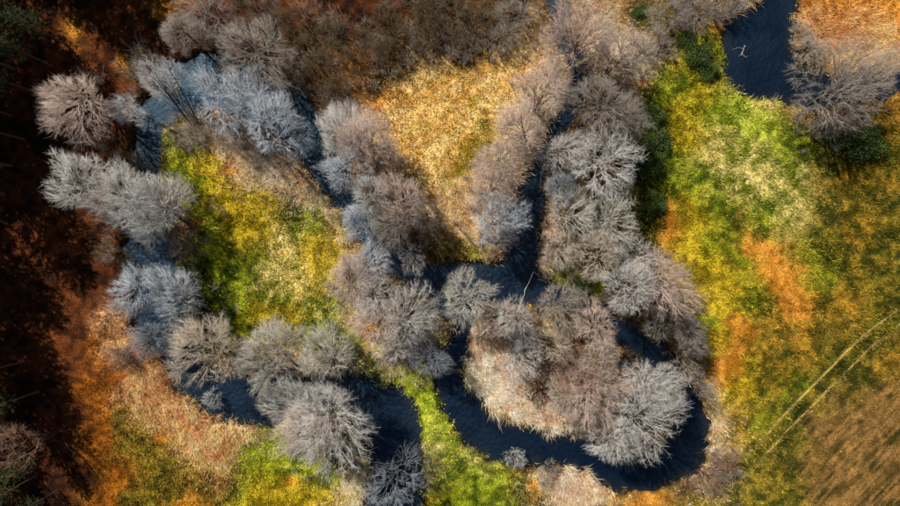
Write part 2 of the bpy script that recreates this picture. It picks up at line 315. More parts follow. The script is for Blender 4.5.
# ------------------------------------------------------------------ farm track: two worn wheel ruts
ruts = [[(960,262),(905,305),(853,345),(798,402),(743,460),(700,507),(655,556)], [(970,268),(917,312),(867,351),(800,420),(733,489),(690,535),(665,562)]]
tv, tf, tcol = [], [], []
rut_pts = []
for pts in ruts:
    P = resample(pts, 320); P[20:-20] = np.stack([np.convolve(P[:, k], np.ones(41) / 41, 'valid') for k in (0, 1)], -1); rut_pts.append(P)
    T = unit(np.gradient(P, axis=0)); Nn = np.stack([-T[:, 1], T[:, 0]], -1)
    P = P + Nn * ((n1(P[:, 0], P[:, 1], 2.0) - .5) * 0.3)[:, None]
    hw = np.clip(-0.16 + 0.50 * n2(P[:, 0], P[:, 1], 1.3), 0.01, 0.15)
    base = len(tv) and sum(len(a) for a in tv)
    for s in (-1, -0.33, 0.33, 1):
        q = P + Nn * (hw * s)[:, None]; z, _ = gheight(q[:, 0], q[:, 1])
        tv.append(np.stack([q[:, 0], q[:, 1], z + 0.035 - 0.02 * (abs(s) < .5)], -1))
        c = lin((180,154,80)) * (0.6 + 0.7 * n5(q[:, 0], q[:, 1], 0.4))[:, None] * (0.8 + .4 * n3(q[:, 0], q[:, 1], 2))[:, None]
        tcol.append(c)
    for s in range(3):
        a = base + s * 320 + np.arange(319); tf.append(np.stack([a, a + 1, a + 321, a + 320], -1))
trk = link('farm_track', mesh_np('farm_track', np.concatenate(tv), np.concatenate(tf), np.concatenate(tcol)), M_blade)
tag(trk, 'pair of straw coloured wheel ruts crossing the field at lower right', 'track', kind='structure')
rut_all = np.concatenate(rut_pts)

# ------------------------------------------------------------------ grass and reeds
def blades(x, y, z, h, lean_az, lean, wid, nb, col):
    """nb triangle blades for each tuft"""
    N = len(x); v = np.empty((N, nb, 3, 3)); c = np.empty((N, nb, 3, 3))
    for k in range(nb):
        az = lean_az[:, k]; hh = h * rng.uniform(0.6, 1.15, N); ln = lean[:, k]
        pa = rng.uniform(0, 6.28, N); dx, dy = np.cos(pa) * wid / 2, np.sin(pa) * wid / 2
        ox, oy = rng.normal(0, 0.09, N), rng.normal(0, 0.09, N)
        v[:, k, 0] = np.stack([x + ox - dx, y + oy - dy, z - 0.04], -1); v[:, k, 1] = np.stack([x + ox + dx, y + oy + dy, z - 0.04], -1)
        v[:, k, 2] = np.stack([x + ox + np.cos(az) * hh * np.sin(ln), y + oy + np.sin(az) * hh * np.sin(ln), z + hh * np.cos(ln)], -1)
        j = rng.uniform(0.75, 1.3, N)[:, None]; cc = col * j
        c[:, k, 0] = cc * 0.85; c[:, k, 1] = cc * 0.85; c[:, k, 2] = cc * 1.1
    f = np.arange(N * nb * 3).reshape(-1, 3)
    return v.reshape(-1, 3), f, np.clip(c.reshape(-1, 3), 0, 0.9)
NT = 340000
tx = rng.uniform(-70, 70, NT); ty = rng.uniform(-41, 41, NT)
tz, td = gheight(tx, ty); ok = td > 0.3 - 1.1 * rng.random(NT) ** 3
tx, ty, tz, td = tx[ok], ty[ok], np.maximum(tz[ok], WATER_Z - 0.1), td[ok]
tw = class_w(tx, ty)
isreed = tw[:, iR] + tw[:, keys.index('RO')] + 0.6 * tw[:, iT] > 0.45
keep = rng.random(len(tx)) < (tw @ DN)
rutd = np.full(len(tx), 99.0)
for q in rut_pts:
    for i in range(0, len(tx), 30000):
        a = slice(i, i + 30000)
        dmin = np.min(np.hypot(tx[a, None] - q[None, :, 0], ty[a, None] - q[None, :, 1]), 1); keep[a] &= dmin > 0.10; rutd[a] = np.minimum(rutd[a], dmin)
g = keep & ~isreed
jit = rng.random(len(tx)); mixw = class_w(tx + rng.normal(0, 1.9, len(tx)), ty + rng.normal(0, 1.9, len(tx)))
tc = cover_col(tx, ty, mixw, jit) * np.exp(rng.normal(0, 0.38, len(tx)))[:, None]; th = tw @ HT
worn = np.clip(1 - np.abs(rutd) / 0.45, 0, 1) * (0.25 + 0.75 * n2(tx, ty, 1.3)); th = th * (1 - 0.6 * worn)
tc = tc * (1 - worn[:, None]) + worn[:, None] * lin((206,176,96)) * rng.uniform(.6, 1.2, len(tx))[:, None]
clump = (0.6 + 0.9 * n3(tx, ty, 0.9)) * (1 + 0.9 * np.clip(1 - td / 0.8, 0, 1) * n1(tx, ty, 1.5))
def emit(name, m, nb, wid, hmul, leanr, az0, azs, label, cat, cmul=1.12):
    N = m.sum()
    laz = az0 + rng.normal(0, azs, (N, nb)) if az0 is not None else rng.uniform(0, 6.28, (N, nb))
    if az0 is not None: laz = laz + ((n1(tx[m], ty[m], 4) - .5) * 3)[:, None]
    ln = rng.uniform(*leanr, (N, nb))
    v, f, c = blades(tx[m], ty[m], tz[m], th[m] * clump[m] * hmul, laz, ln, wid, nb, tc[m] * cmul)
    o = link(name, mesh_np(name, v, f, c), M_blade)
    return tag(o, label, cat, kind='stuff')
emit('grass', g, 3, 0.115, 1.0, (0.35, 1.15), None, 0, 'short green, yellow and orange grass tufts covering the meadows', 'grass')
emit('reeds', keep & isreed, 5, 0.062, 1.0, (0.35, 1.25), -0.9, 1.1, 'pale dry reeds in belts along the river banks', 'reeds', 1.4)

# ------------------------------------------------------------------ bare trees
def grow(par, parR, n, length, a_t, a_perp, a_out, a_up, K, t0, centre, seed, wob=0.08, bend=0.15):
    """n child poly-lines for each parent poly-line"""
    r = np.random.default_rng(seed); N, PK, _ = par.shape
    pi = np.repeat(np.arange(N), n); M = len(pi)
    t = t0 + (1 - t0) * ((np.tile(np.arange(n), N) + r.random(M)) / n)
    f = t * (PK - 1); i0 = np.minimum(f.astype(int), PK - 2); fr = (f - i0)[:, None]
    p0 = par[pi, i0]; p1 = par[pi, i0 + 1]; pos = p0 * (1 - fr) + p1 * fr; tan = unit(p1 - p0)
    rp = r.normal(size=(M, 3)); rp = unit(rp - (rp * tan).sum(1, keepdims=True) * tan)
    out = unit(pos - centre)
    d = unit(tan * a_t + rp * a_perp + out * a_out + np.array([0, 0, 1.]) * a_up)
    L = length * r.uniform(0.6, 1.2, M) * (1.15 - 0.55 * t)
    s = np.linspace(0, 1, K)
    q = pos[:, None, :] + d[:, None, :] * (L[:, None] * s)[..., None]
    q[..., 2] += bend * (L[:, None] * s ** 2)
    if K > 2:
        nz = r.normal(0, wob, (M, K, 3)) * L[:, None, None]; nz[:, 0] = 0; q += nz * s[None, :, None]
    pr = parR[pi, i0] * (1 - fr[:, 0]) + parR[pi, i0 + 1] * fr[:, 0]
    return q, pr
def make_tree(seed, R=6.0, Ht=14.0, stems=1, limbs=22, n2=170, n3=950, n4=7000, tw_r=0.0135, r3=0.022, stem_top=0.6, cz=0.60, low=-0.35, lobe=0.17, r0=None, off_c=0.28, gap=-1.9):
    """bare tree: even dome of twig tips, every tip joined to the nearest branchlet, branch, limb and stem"""
    r = np.random.default_rng(seed)
    ph = r.uniform(0, 6.28, 10); fq = r.uniform(2.0, 9.0, 10); dv = unit(r.normal(size=(10, 3)))
    oa = r.uniform(0, 6.28); ofs = np.array([math.cos(oa), math.sin(oa)]) * R * off_c * r.uniform(0.5, 1.0)
    centre = np.array([ofs[0], ofs[1], Ht * cz]); axes = np.array([R, R, Ht * (1 - cz)])
    gv = unit(r.normal(size=(6, 3))); gf = r.uniform(4, 9, 6); gp = r.uniform(0, 6.28, 6)
    def solid(d): return np.sin((d @ gv.T) * gf + gp).sum(1) > gap
    def shape(d): return 1 + lobe * np.sin((d @ dv.T) * fq + ph).sum(1) / 2.4
    def dome(n, f0, f1, jit):
        k = np.arange(n) + 0.5; z = 1 - k / n * (1 - low); az = k * 2.399963 + r.uniform(0, 6.28)
        d = np.stack([np.cos(az) * np.sqrt(np.maximum(0, 1 - z * z)), np.sin(az) * np.sqrt(np.maximum(0, 1 - z * z)), z], -1)
        d = unit(d + r.normal(0, jit, d.shape))
        if n > 60: d = d[solid(d) | (r.random(n) < 0.12)]
        f = r.uniform(f0, f1, len(d)) * shape(d)
        p = centre + d * f[:, None] * axes
        p[:, 2] = np.where(p[:, 2] < centre[2], centre[2] + (p[:, 2] - centre[2]) * 0.8, p[:, 2])
        return p
    def attach(tips, par, parR, t0, t1, K, sag, wob):
        pt = par[:, -1]; pi = np.empty(len(tips), int)
        for a in range(0, len(tips), 1500):
            t_ = tips[a:a + 1500] + r.normal(0, 0.12, tips[a:a + 1500].shape)
            pi[a:a + 1500] = np.argmin(((t_[:, None] - pt[None]) ** 2).sum(-1), 1)
        t = r.uniform(t0, t1, len(tips)); f = t * (par.shape[1] - 1); i0 = np.minimum(f.astype(int), par.shape[1] - 2); fr = (f - i0)[:, None]
        b = par[pi, i0] * (1 - fr) + par[pi, i0 + 1] * fr; tan = unit(par[pi, i0 + 1] - par[pi, i0])
        L = np.linalg.norm(tips - b, axis=1, keepdims=True); mid = (b + tips) / 2 + tan * L * 0.16 - np.array([0, 0, 1.]) * L * sag
        u = np.linspace(0, 1, K)[None, :, None]
        P = b[:, None] * (1 - u) ** 2 + 2 * mid[:, None] * u * (1 - u) + tips[:, None] * u ** 2
        if K > 2: P[:, 1:-1] += r.normal(0, wob, P[:, 1:-1].shape) * L[:, None]
        return P, parR[pi, i0] * (1 - fr[:, 0]) + parR[pi, i0 + 1] * fr[:, 0]
    K = 9; st = np.zeros((stems, K, 3)); sr = np.zeros((stems, K)); sl = np.linspace(0, 1, K)
    for i in range(stems):
        a = i * 2 * np.pi / stems + r.uniform(0, 1); lean = 0.05 * R if stems == 1 else R * r.uniform(0.2, 0.42)
        top = Ht * (stem_top + (0.1 if stems == 1 else 0)) * r.uniform(0.9, 1.08); off = 0.28 if stems > 1 else 0
        w1 = np.cumsum(r.normal(0, 0.10, K)); w2 = np.cumsum(r.normal(0, 0.10, K))
        st[i, :, 0] = math.cos(a) * (off + lean * sl ** 1.3) + w1 * sl; st[i, :, 1] = math.sin(a) * (off + lean * sl ** 1.3) + w2 * sl
        st[i, :, 2] = -0.4 + (top + 0.4) * sl
        ra = r0 or (0.25 if stems == 1 else 0.18)
        sr[i] = ra * (1.2 - 0.85 * sl); sr[i, 0] *= 1.45
    tips1 = dome(limbs, 0.5, 0.72, 0.10)
    P1 = np.zeros((limbs, 8, 3)); R1 = np.zeros((limbs, 8)); u = np.linspace(0, 1, 8)[:, None]
    for j in range(limbs):
        tp = tips1[j]; si = int(np.argmin(np.hypot(*(st[:, -1, :2] - tp[:2]).T) + r.uniform(0, R * .2, stems)))
        bt = np.clip(0.36 + 0.62 * (tp[2] - Ht * 0.42) / (Ht * 0.5) + r.uniform(-.1, .1), 0.34, 0.99); f = bt * (K - 1); i0 = min(int(f), K - 2)
        b = st[si, i0] * (1 - f + i0) + st[si, i0 + 1] * (f - i0); L = np.linalg.norm(tp - b)
        mid = (b + tp) / 2 + np.array([0, 0, 1.]) * L * r.uniform(-0.02, 0.14)
        P1[j] = b * (1 - u) ** 2 + 2 * mid * u * (1 - u) + tp * u ** 2; P1[j, 1:-1] += r.normal(0, 0.022, (6, 3)) * L
        R1[j] = np.minimum(0.032 + 0.015 * L, np.interp(bt, sl, sr[si]) * .75) * (1 - 0.65 * u[:, 0])
    P2, q2 = attach(dome(n2, 0.55, 0.92, 0.10), P1, R1, 0.3, 0.98, 5, -0.02, 0.03); R2 = np.minimum(q2 * 0.7, 0.05)[:, None] * np.linspace(1, 0.55, 5)[None]
    P3, q3 = attach(dome(n3, 0.62, 1.02, 0.06), P2, R2, 0.2, 0.98, 4, 0.02, 0.04); R3 = np.clip(q3 * 0.7, r3 * .7, r3)[:, None] * np.linspace(1, .6, 4)[None]
    tips4 = np.concatenate([dome(int(n4 * .75), 0.68, 1.0, 0.05), dome(n4 - int(n4 * .75), 0.85, 1.08, 0.06)]) 
    tips4 = tips4 + r.normal(0, 0.035 * R, tips4.shape); n4 = len(tips4)
    P4, _ = attach(tips4, P3, R3, 0.05, 0.95, 2, 0, 0)
    tw = join_np([tubes(P2, R2, 4), tubes(P3, R3, 3), cones(P4[:, 0], P4[:, 1], tw_r * r.uniform(0.7, 1.25, n4))])
    v, q = tubes(st, sr, 8)
    rad = np.percentile(np.hypot(tips4[:, 0] - ofs[0], tips4[:, 1] - ofs[1]), 92)
    return dict(trunk=mesh_np('trunk', v, q, smooth=True), limb=mesh_np('limbs', *join_np([tubes(P1, R1, 5)]), smooth=True),
                crown=mesh_np('crown', *tw), rad=rad, top=np.percentile(tips4[:, 2], 98), ofs=ofs)
VAR = {}
VAR['a'] = [make_tree(k, stems=1) for k in (1, 2, 3)]
VAR['m'] = [make_tree(k, stems=n, limbs=22, low=-0.25) for k, n in ((11, 2), (12, 3), (13, 4))]
VAR['w'] = [make_tree(k, R=7, Ht=12.5, stems=1, limbs=30, n2=210, n3=1150, n4=8400, stem_top=0.45, cz=0.5) for k in (21, 22, 23)]
VAR['o'] = [make_tree(k, R=5.5, Ht=12, stems=n, limbs=14, n2=110, n3=480, n4=2900, lobe=.24) for k, n in ((31, 2), (32, 1), (33, 3))]
VAR['s'] = [make_tree(k, R=3.2, Ht=5.0, stems=5, limbs=20, n2=110, n3=420, n4=1600, tw_r=0.013, r3=0.018, stem_top=0.5, cz=0.4, low=-0.2, lobe=.22, r0=0.06) for k in (41, 42, 43)]
VAR['p'] = [make_tree(k, R=3.2, Ht=14, stems=n, limbs=8, n2=60, n3=240, n4=1300, stem_top=0.8, cz=0.75, r0=0.2, lobe=.25) for k, n in ((51, 1), (52, 2))]     # slim, mostly trunk
for l in VAR.values():
    for d in l:
        for k in ('trunk', 'limb', 'crown'): d[k].materials.append(None)
BARK = {}
def bark(name, tw, limb=None, trunk=None):
    BARK[name] = (mat_plain(name + '_twigs', tw, 0.75, 0.18, 0.35), mat_plain(name + '_limbs', limb or [c * 0.5 for c in tw], 0.8, 0.25, 1.5),
                  mat_plain(name + '_trunk', trunk or (0.075, 0.062, 0.052), 0.9, 0.35, 4, 0.4))
bark('silver', (0.62, 0.59, 0.55)); bark('blue', (0.56, 0.59, 0.63)); bark('pink', (0.62, 0.48, 0.40)); bark('tan', (0.58, 0.49, 0.39))
bark('brown', (0.135, 0.095, 0.05), (0.09, 0.07, 0.045)); bark('green', (0.58, 0.55, 0.47)); bark('dark', (0.30, 0.32, 0.35)); bark('white', (0.62, 0.62, 0.58))
bark('greybrown', (0.38, 0.33, 0.28)); bark('rust', (0.34, 0.20, 0.13))
GR = {'tree': 'leafless trees along the river', 'shrub': 'leafless shrubs on the banks'}
PX = lambda r_: r_ * MPP * 1.06
counter = [0]; TREES = []
def bare_tree(cx, cy, r, kind, var, label, base=None, h=None, name='leafless_tree', cat='tree', sq=1.0):
    counter[0] += 1; i = counter[0]
    lst = VAR[var]; d = lst[i % len(lst)]
    if h is None: h = (6 + 0.19 * r) if var != 's' else 2.2 + 0.12 * r
    hc = 0.66 * h; k = H / (H - hc)
    X0, Y0 = W(cx, cy); cxw, cyw = X0 / k, Y0 / k                    # crown centre in the world
    rot = np.random.default_rng(i + 500).uniform(0, 6.28); ov = np.random.default_rng(i + 900).uniform(0.84, 1.18)
    sxy = PX(r) / k / d['rad']; ox, oy = d['ofs'] * sxy
    cxw -= ox * math.cos(rot) - oy * math.sin(rot); cyw -= ox * math.sin(rot) + oy * math.cos(rot)      # the stem stands off the crown's middle
    if base is None: bx, by = cxw, cyw
    else: bx, by = W(*base)
    z, dd_ = gheight(bx, by); z = max(float(z[0]), -1.2)
    e = bpy.data.objects.new(name, None); COL.objects.link(e); e.empty_display_size = 0.5
    e.location = (bx, by, z)
    sz = h / d['top']
    lean = Vector((cxw - bx, cyw - by, hc)).normalized(); ql = Vector((0, 0, 1)).rotation_difference(lean)
    e.rotation_mode = 'QUATERNION'; e.rotation_quaternion = ql @ Quaternion((0, 0, 1), rot)
    TREES.append((bx, by, PX(r))); e.scale = (sxy * ov, sxy / ov, sz)
    tag(e, label, cat, GR['shrub' if var == 's' else 'tree'])
    for part, nm, mi in (('trunk', 'trunk', 2), ('limb', 'limbs', 1), ('crown', 'crown', 0)):
        o = bpy.data.objects.new(nm, d[part]); COL.objects.link(o); o.parent = e
        o.material_slots[0].link = 'OBJECT'; o.material_slots[0].material = BARK[kind][mi]
    return e
T = [
 (75,105,40,'pink','w','broad pinkish bare tree with pale limbs beside the dark pines',None,9),
 (142,57,22,'silver','o','silver bare tree leaning over the bright water at upper left',(192,122),8.5),
 (113,104,16,'blue','o','blue grey bare tree hanging over the west end of bright water',(150,118),7),
 (181,34,20,'greybrown','a','small grey bare tree on the shaded north bank above bright water',None,7),
 (255,52,40,'greybrown','w','wide grey brown bare tree between bright water and dark scrub',None,9),
 (236,100,32,'blue','o','bluish bare tree with dark trunks over the bright water',(206,120)),
 (280,122,34,'blue','m','large bluish bare tree covering the river east of bright water',(262,145)),
 (246,92,26,'blue','o','open bluish bare tree between two larger ones over the river',(256,140)),
 (206,14,28,'greybrown','o','grey brown bare tree at the top edge near forest floor',None,8),
 (80,180,31,'silver','a','grey bare tree at the forest edge left of the twin silver crowns',None),
 (122,196,33,'silver','a','round silver crown left of its larger twin above the river',None),
 (150,204,33,'silver','w','large silver crown over the river west of green meadow',(190,225)),
 (150,226,16,'blue','o','small frosty bluish tree over the blue water gap',(168,232)),
 (133,291,25,'blue','a','frosty bluish crown at the west bank below the blue water gap',(150,290)),
 (172,290,27,'blue','w','frosty bluish spreading crown rooted on the green meadow bank',(190,303)),
 (166,312,13,'blue','o','small frosty crown directly below the two spreading bluish ones',(184,308)),
 (148,340,21,'dark','a','dim bluish tree on the west bank above orange reeds',None),
 (205,349,40,'tan','m','rounded beige silver crown with dark forked trunk at meadow south edge',(233,356)),
 (268,355,36,'green','m','pale greenish silver crown between two crowns at meadow south edge',(300,370)),
 (325,352,28,'green','a','pale thin crown on the meadow edge above dark water',(338,372)),
 (292,400,30,'silver','w','left half crown of the great grey pair on south bank',(315,420)),
 (330,415,48,'silver','w','great round grey crown filling the southern river bend',(335,425)),
 (308,432,30,'pink','a','pinkish grey crown on the grass side of the great crown',(322,425)),
 (394,487,33,'dark','o','dark sparse tree with pale branches standing in the bottom channel',(392,468)),
 (336,125,30,'silver','m','silver crown with dark stems left of the golden meadow',(366,168)),
 (365,140,30,'pink','m','pinkish crown leaning over the golden meadow western edge',(376,170)),
 (345,172,24,'blue','m','bluish crown drooping over the channel west of golden meadow',(368,172)),
 (358,222,20,'blue','a','small bluish crown in the narrow channel middle',(368,232)),
 (372,196,20,'silver','a','grey crown north of the narrow channel at golden meadow corner',None),
 (402,200,28,'pink','w','pinkish grey crown south of the golden meadow left corner',None),
 (394,225,26,'greybrown','w','grey brown crown with dark gaps above the little star tree',None),
 (424,218,14,'greybrown','o','thin brownish tree on the tongue of dry grass',None),
 (412,260,16,'silver','o','small star shaped tree with pale branches on tongue tip',(409,247)),
 (372,262,22,'blue','a','bluish crown beside the narrow channel opposite the star tree',(366,272)),
 (352,280,24,'pink','a','pale pinkish crown on green meadow east edge',None),
 (376,297,24,'silver','a','silver crown in the thick central grove, northern side',None),
 (408,320,34,'silver','w','broad silver crown filling the central grove',None),
 (380,322,26,'pink','a','pinkish silver crown at the south side of the central grove',None),
 (400,345,22,'silver','o','thin silver crown at the foot of the central grove',None),
 (470,298,29,'green','a','round pale greenish crown alone at the river junction',(463,304),12),
 (500,318,22,'pink','o','pinkish thin crown right of the round greenish crown',None),
 (513,318,20,'silver','a','grey crown at river junction near the fallen pole',None),
 (432,360,20,'dark','a','dim grey crown over the water south of central grove',(425,362)),
 (502,219,28,'blue','w','bluish grey fan shaped crown hanging over the central channel',(488,225)),
 (491,188,24,'pink','m','pinkish crown beside the fan shaped tree on grass tongue',None),
 (502,240,15,'dark','o','dark sparse tree at the shaded tongue tip',None),
 (541,90,30,'pink','m','upper pink crown of the row along golden meadow east side',(535,112)),
 (517,128,28,'pink','m','middle pink crown of the row along golden meadow east side',(525,140)),
 (500,164,25,'pink','a','lowest pink crown of the row along golden meadow east side',None),
 (580,32,38,'pink','w','tall pinkish crown at the top beside the black water strip',None),
 (622,52,26,'pink','o','thin pinkish tree right of the tall top crown',None),
 (640,48,18,'tan','o','small beige tree near the green clearing at top',None),
 (605,108,36,'greybrown','w','brownish grey crown below the mossy curved log',None),
 (625,125,22,'greybrown','a','smaller brownish crown against the dark green shade',None),
 (567,150,27,'silver','w','silver crown west of the grove overhanging the dark channel',None),
 (606,165,34,'silver','a','rounded silver crown beside the dark green bushes',None),
 (561,190,18,'dark','a','dim bluish crown on the east bank of dark channel',None),
 (572,215,28,'green','o','pale greenish thin crown on the east bank near channel',None),
 (610,222,30,'green','a','greenish grey crown on the meadow side of the east grove',None),
 (562,248,22,'tan','o','beige thin tree by the white reeds on east bank',None),
 (595,252,28,'tan','a','beige grey crown in the middle of the east grove',None),
 (630,258,26,'silver','o','thin silver tree near the yellow meadow edge',None),
 (664,289,36,'pink','w','large pinkish grey crown bulging into the yellow meadow',None,14),
 (628,285,28,'silver','a','grey crown left of the large bulging pinkish crown',None,14),
 (688,332,15,'greybrown','a','grey brown crown between black water and yellow meadow',None),
 (626,303,14,'silver','o','sparse pale tree arching over the black water hollow',None),
 (690,345,15,'greybrown','o','slim brownish tree at the meadow rim east of black water',None),
 (565,308,26,'greybrown','a','grey brown crown by the green clearing below the log',None),
 (595,330,26,'pink','a','pinkish crown on island beside black water hollow',None),
 (600,356,21,'tan','a','beige crown on the island edge, left of black water',None),
 (552,345,20,'tan','o','thin beige tree at the island north tip',None),
 (522,362,22,'silver','o','grey spiky tree at the top of island reed bed',None),
 (525,338,16,'dark','o','dark bush like tree above the island reed bed',None),
 (575,372,26,'rust','o','thin rusty tree in the island centre',None),
 (590,398,34,'pink','w','wide pinkish crown on the island south side',None),
 (562,398,20,'tan','a','beige crown behind the island reed bed',None),
 (613,388,22,'pink','a','pinkish grey crown between island centre and great silver crown',None),
 (649,388,27,'silver','a','silver crown north of the great radiating silver crown',None),
 (668,384,20,'silver','a','small silver crown between black water hollow and the lower loop',None),
 (638,419,43,'silver','w','great silver crown with radiating pale branches in lower loop',(630,415)),
 (615,440,26,'silver','a','silver crown at the left foot of great radiating crown',None),
 (690,372,15,'greybrown','o','thin brownish crown against the orange reeds of lower loop',None),
 (850,82,46,'greybrown','w','broad grey brown crown with pale limbs beside the pond',(812,104)),
 (886,72,26,'pink','o','pinkish crown at right edge behind the broad pond tree',None),
 (152,74,15,'silver','p','slim leaning tree with long dark trunk across bright water',(193,128),12),
 (172,70,14,'blue','p','second slim leaning tree with long dark trunk across bright water',(199,124),12),
 (136,114,11,'silver','p','slim low leaning tree reaching over the bright water west end',(187,138),9),
 (206,78,16,'blue','p','slim leaning tree with dark trunk over middle of bright water',(236,142),12),
 (232,78,15,'blue','p','slim leaning tree with dark trunk near the bluish spreading crowns',(258,146),12),
 (708,393,10,'greybrown','o','small brownish tree at the lower loop right bank by orange reeds',None),
 (655,328,15,'greybrown','o','thin brownish tree leaning over the middle of black water hollow',(672,322),10),
 (16,446,25,'rust','o','rusty pink bare tree among dark pines at lower left',None),
]
for t in T: bare_tree(*t[:6], base=t[6] if len(t) > 6 else None, h=t[7] if len(t) > 7 else None)
S = [
 (300,22,26,'brown','dark brown shrub near the top edge, leftmost of the scrub'),
 (320,62,26,'brown','dark brown shrub above the silver crown with dark stems'),
 (345,35,24,'brown','brown shrub between forest floor and upper scrub'),
 (352,66,18,'brown','brown shrub at the golden meadow upper left corner'),
 (385,25,26,'brown','brown shrub in the upper scrub, second along the top edge'),
 (388,50,17,'brown','brown shrub touching the golden meadow top edge'),
 (424,34,22,'brown','large brown shrub in the middle of the upper scrub'),
 (430,10,24,'brown','brown shrub cut by the top edge above the golden meadow'),
 (458,40,15,'brown','small brown shrub jutting into the golden meadow'),
 (475,18,24,'brown','brown shrub at top edge left of the beige scrub'),
 (505,35,18,'greybrown','grey brown shrub at upper scrub east end'),
 (515,12,20,'greybrown','grey brown shrub at top edge near the black water strip'),
 (290,75,20,'brown','dark shrub between the wide grey tree and scrub'),
 (335,90,16,'brown','low brown shrub by the golden meadow west tip'),
 (258,8,24,'brown','brown shrub at top edge right of the grey tree'),
 (660,42,18,'greybrown','grey brown shrub beside the green clearing at top'),
 (672,12,20,'greybrown','grey brown shrub at top edge right of clearing'),
 (702,12,20,'greybrown','grey brown shrub at top edge left of pond'),
 (736,3,13,'greybrown','twiggy shrub on the pond top left bank'),
 (815,45,17,'tan','beige shrub on the pond right bank'),
 (808,28,12,'tan','small beige shrub above its larger neighbour on pond bank'),
 (518,462,12,'white','small white shrub on the lower loop south bank'),
 (207,402,11,'white','small pale shrub at water edge by orange reeds'),
 (550,478,12,'greybrown','low brown shrub on the lower loop south bank'),
 (712,484,15,'rust','thin rusty shrub outside the lower loop bend'),
 (728,462,14,'rust','small rusty shrub beside the wheel ruts start'),
 (700,350,12,'greybrown','slender shrub at the yellow meadow rim'),
 (845,118,18,'rust','rusty shrub below the broad pond tree'),
 (130,160,14,'brown','dark shrub under the forest edge by the left channel'),
 (105,255,16,'brown','dark brown shrub on the shaded bank left of blue water gap'),
 (118,360,12,'rust','rusty low shrub among the orange reeds at left'),
 (140,62,16,'brown','dark shrub on forest floor above the leaning silver tree'),
]
for s in S: bare_tree(s[0], s[1], s[2], s[3], 's', s[4], None, None, 'leafless_shrub', 'shrub')

# ------------------------------------------------------------------ bare thicket under and between the trees
rt = np.random.default_rng(33); cxs, cys, crs = [], [], []
for bx, by, rr_ in TREES:
    if bx < -52: continue
    n = int(5 + rr_ * 3.2); a = rt.uniform(0, 6.28, n); q = rr_ * 1.15 * np.sqrt(rt.random(n)); cxs.append(bx + np.cos(a) * q); cys.append(by + np.sin(a) * q)
bxs, bys = np.concatenate(cxs), np.concatenate(cys); bz, bd = gheight(bxs, bys); okb = bd > 0.2; bxs, bys, bz = bxs[okb], bys[okb], bz[okb]
nsp = 26; B0 = np.repeat(np.stack([bxs, bys, bz - 0.05], -1), nsp, 0); hh = np.repeat(rt.uniform(0.9, 3.4, len(bxs)), nsp)
az = rt.uniform(0, 6.28, len(B0)); sp = rt.uniform(0.05, 0.75, len(B0)); up = hh * rt.uniform(0.55, 1.1, len(B0))
mid = B0 + np.stack([np.cos(az) * sp * up * .35, np.sin(az) * sp * up * .35, up * .55], -1)
tip = B0 + np.stack([np.cos(az) * sp * up, np.sin(az) * sp * up, up], -1) + rt.normal(0, .12, B0.shape)
tv1 = tubes(np.stack([B0, mid], 1), np.tile([0.017, 0.013], (len(B0), 1)), 3); tv2 = cones(mid, tip, np.full(len(B0), 0.013))
st_i = rt.integers(0, len(B0), len(B0) * 2); f_ = rt.uniform(0.1, .9, len(st_i))[:, None]; s0 = mid[st_i] * (1 - f_) + tip[st_i] * f_
tv3 = cones(s0, s0 + rt.normal(0, .28, s0.shape) + [0, 0, .18], np.full(len(s0), 0.010))
tag(link('bank_thicket', mesh_np('bank_thicket', *join_np([tv1, tv2, tv3])), mat_plain('thicket_twigs', (0.36, 0.30, 0.25), 0.8, 0.35, 0.25)), 'low tangle of bare grey brown saplings under the bank trees', 'thicket', kind='stuff')

# ------------------------------------------------------------------ pines
def make_pine(seed, Ht=21.0):
    r = np.random.default_rng(seed)
    s = np.linspace(0, 1, 9); st = np.zeros((1, 9, 3)); st[0, :, 2] = -0.3 + (Ht + .3) * s
    st[0, :, 0] = np.cumsum(r.normal(0, .08, 9)); st[0, :, 1] = np.cumsum(r.normal(0, .08, 9)); st[0, 0, :2] = 0
    v, q = tubes(st, 0.22 * (1.15 - s)[None], 8)
    nb = 64; zt = np.linspace(0.50, 0.985, nb); P = np.zeros((nb, 5, 3)); R_ = np.zeros((nb, 5))
    for i in range(nb):
        az = i * 2.4 + r.uniform(-.3, .3); L = (0.5 + 3.0 * math.sin(min(1, (1.04 - zt[i]) / 0.34) * 1.57)) * r.uniform(.65, 1.15)
        b = np.array([np.interp(zt[i], s, st[0, :, k]) for k in range(3)]); u = np.linspace(0, 1, 5)
        P[i] = b + np.stack([np.cos(az) * L * u, np.sin(az) * L * u, L * (0.25 * u + 0.12 * u * u)], -1); R_[i] = 0.05 * (1.1 - u)
    bv, bq = tubes(P, R_, 4)
    sub, rs = grow(P, R_, 7, 0.9, 0.8, 0.8, 0.1, 0.2, 2, 0.25, np.array([0, 0, Ht * .6]), seed + 3)
    N = len(sub); nn = 22
    base = np.repeat(sub, nn, 0); t = r.uniform(0.1, 1.05, len(base))[:, None]
    p = base[:, 0] * (1 - t) + base[:, 1] * t; d = unit(r.normal(size=p.shape) + unit(base[:, 1] - base[:, 0]) * .5 + [0, 0, .5])
    tip = p + d * r.uniform(.18, .34, len(p))[:, None]; side = unit(np.cross(d, r.normal(size=d.shape))) * 0.045
    nv = np.stack([p - side, p + side, tip], 1).reshape(-1, 3)
    cv, cf = join_np([(bv, bq), tubes(sub, np.tile([0.018, 0.008], (N, 1)), 3)])
    return dict(trunk=mesh_np('pine_trunk', v, q, smooth=True), limb=mesh_np('pine_limbs', cv, cf), crown=mesh_np('pine_crown', nv, np.arange(len(nv)).reshape(-1, 3)))
PINES = [make_pine(s) for s in (71, 72)]
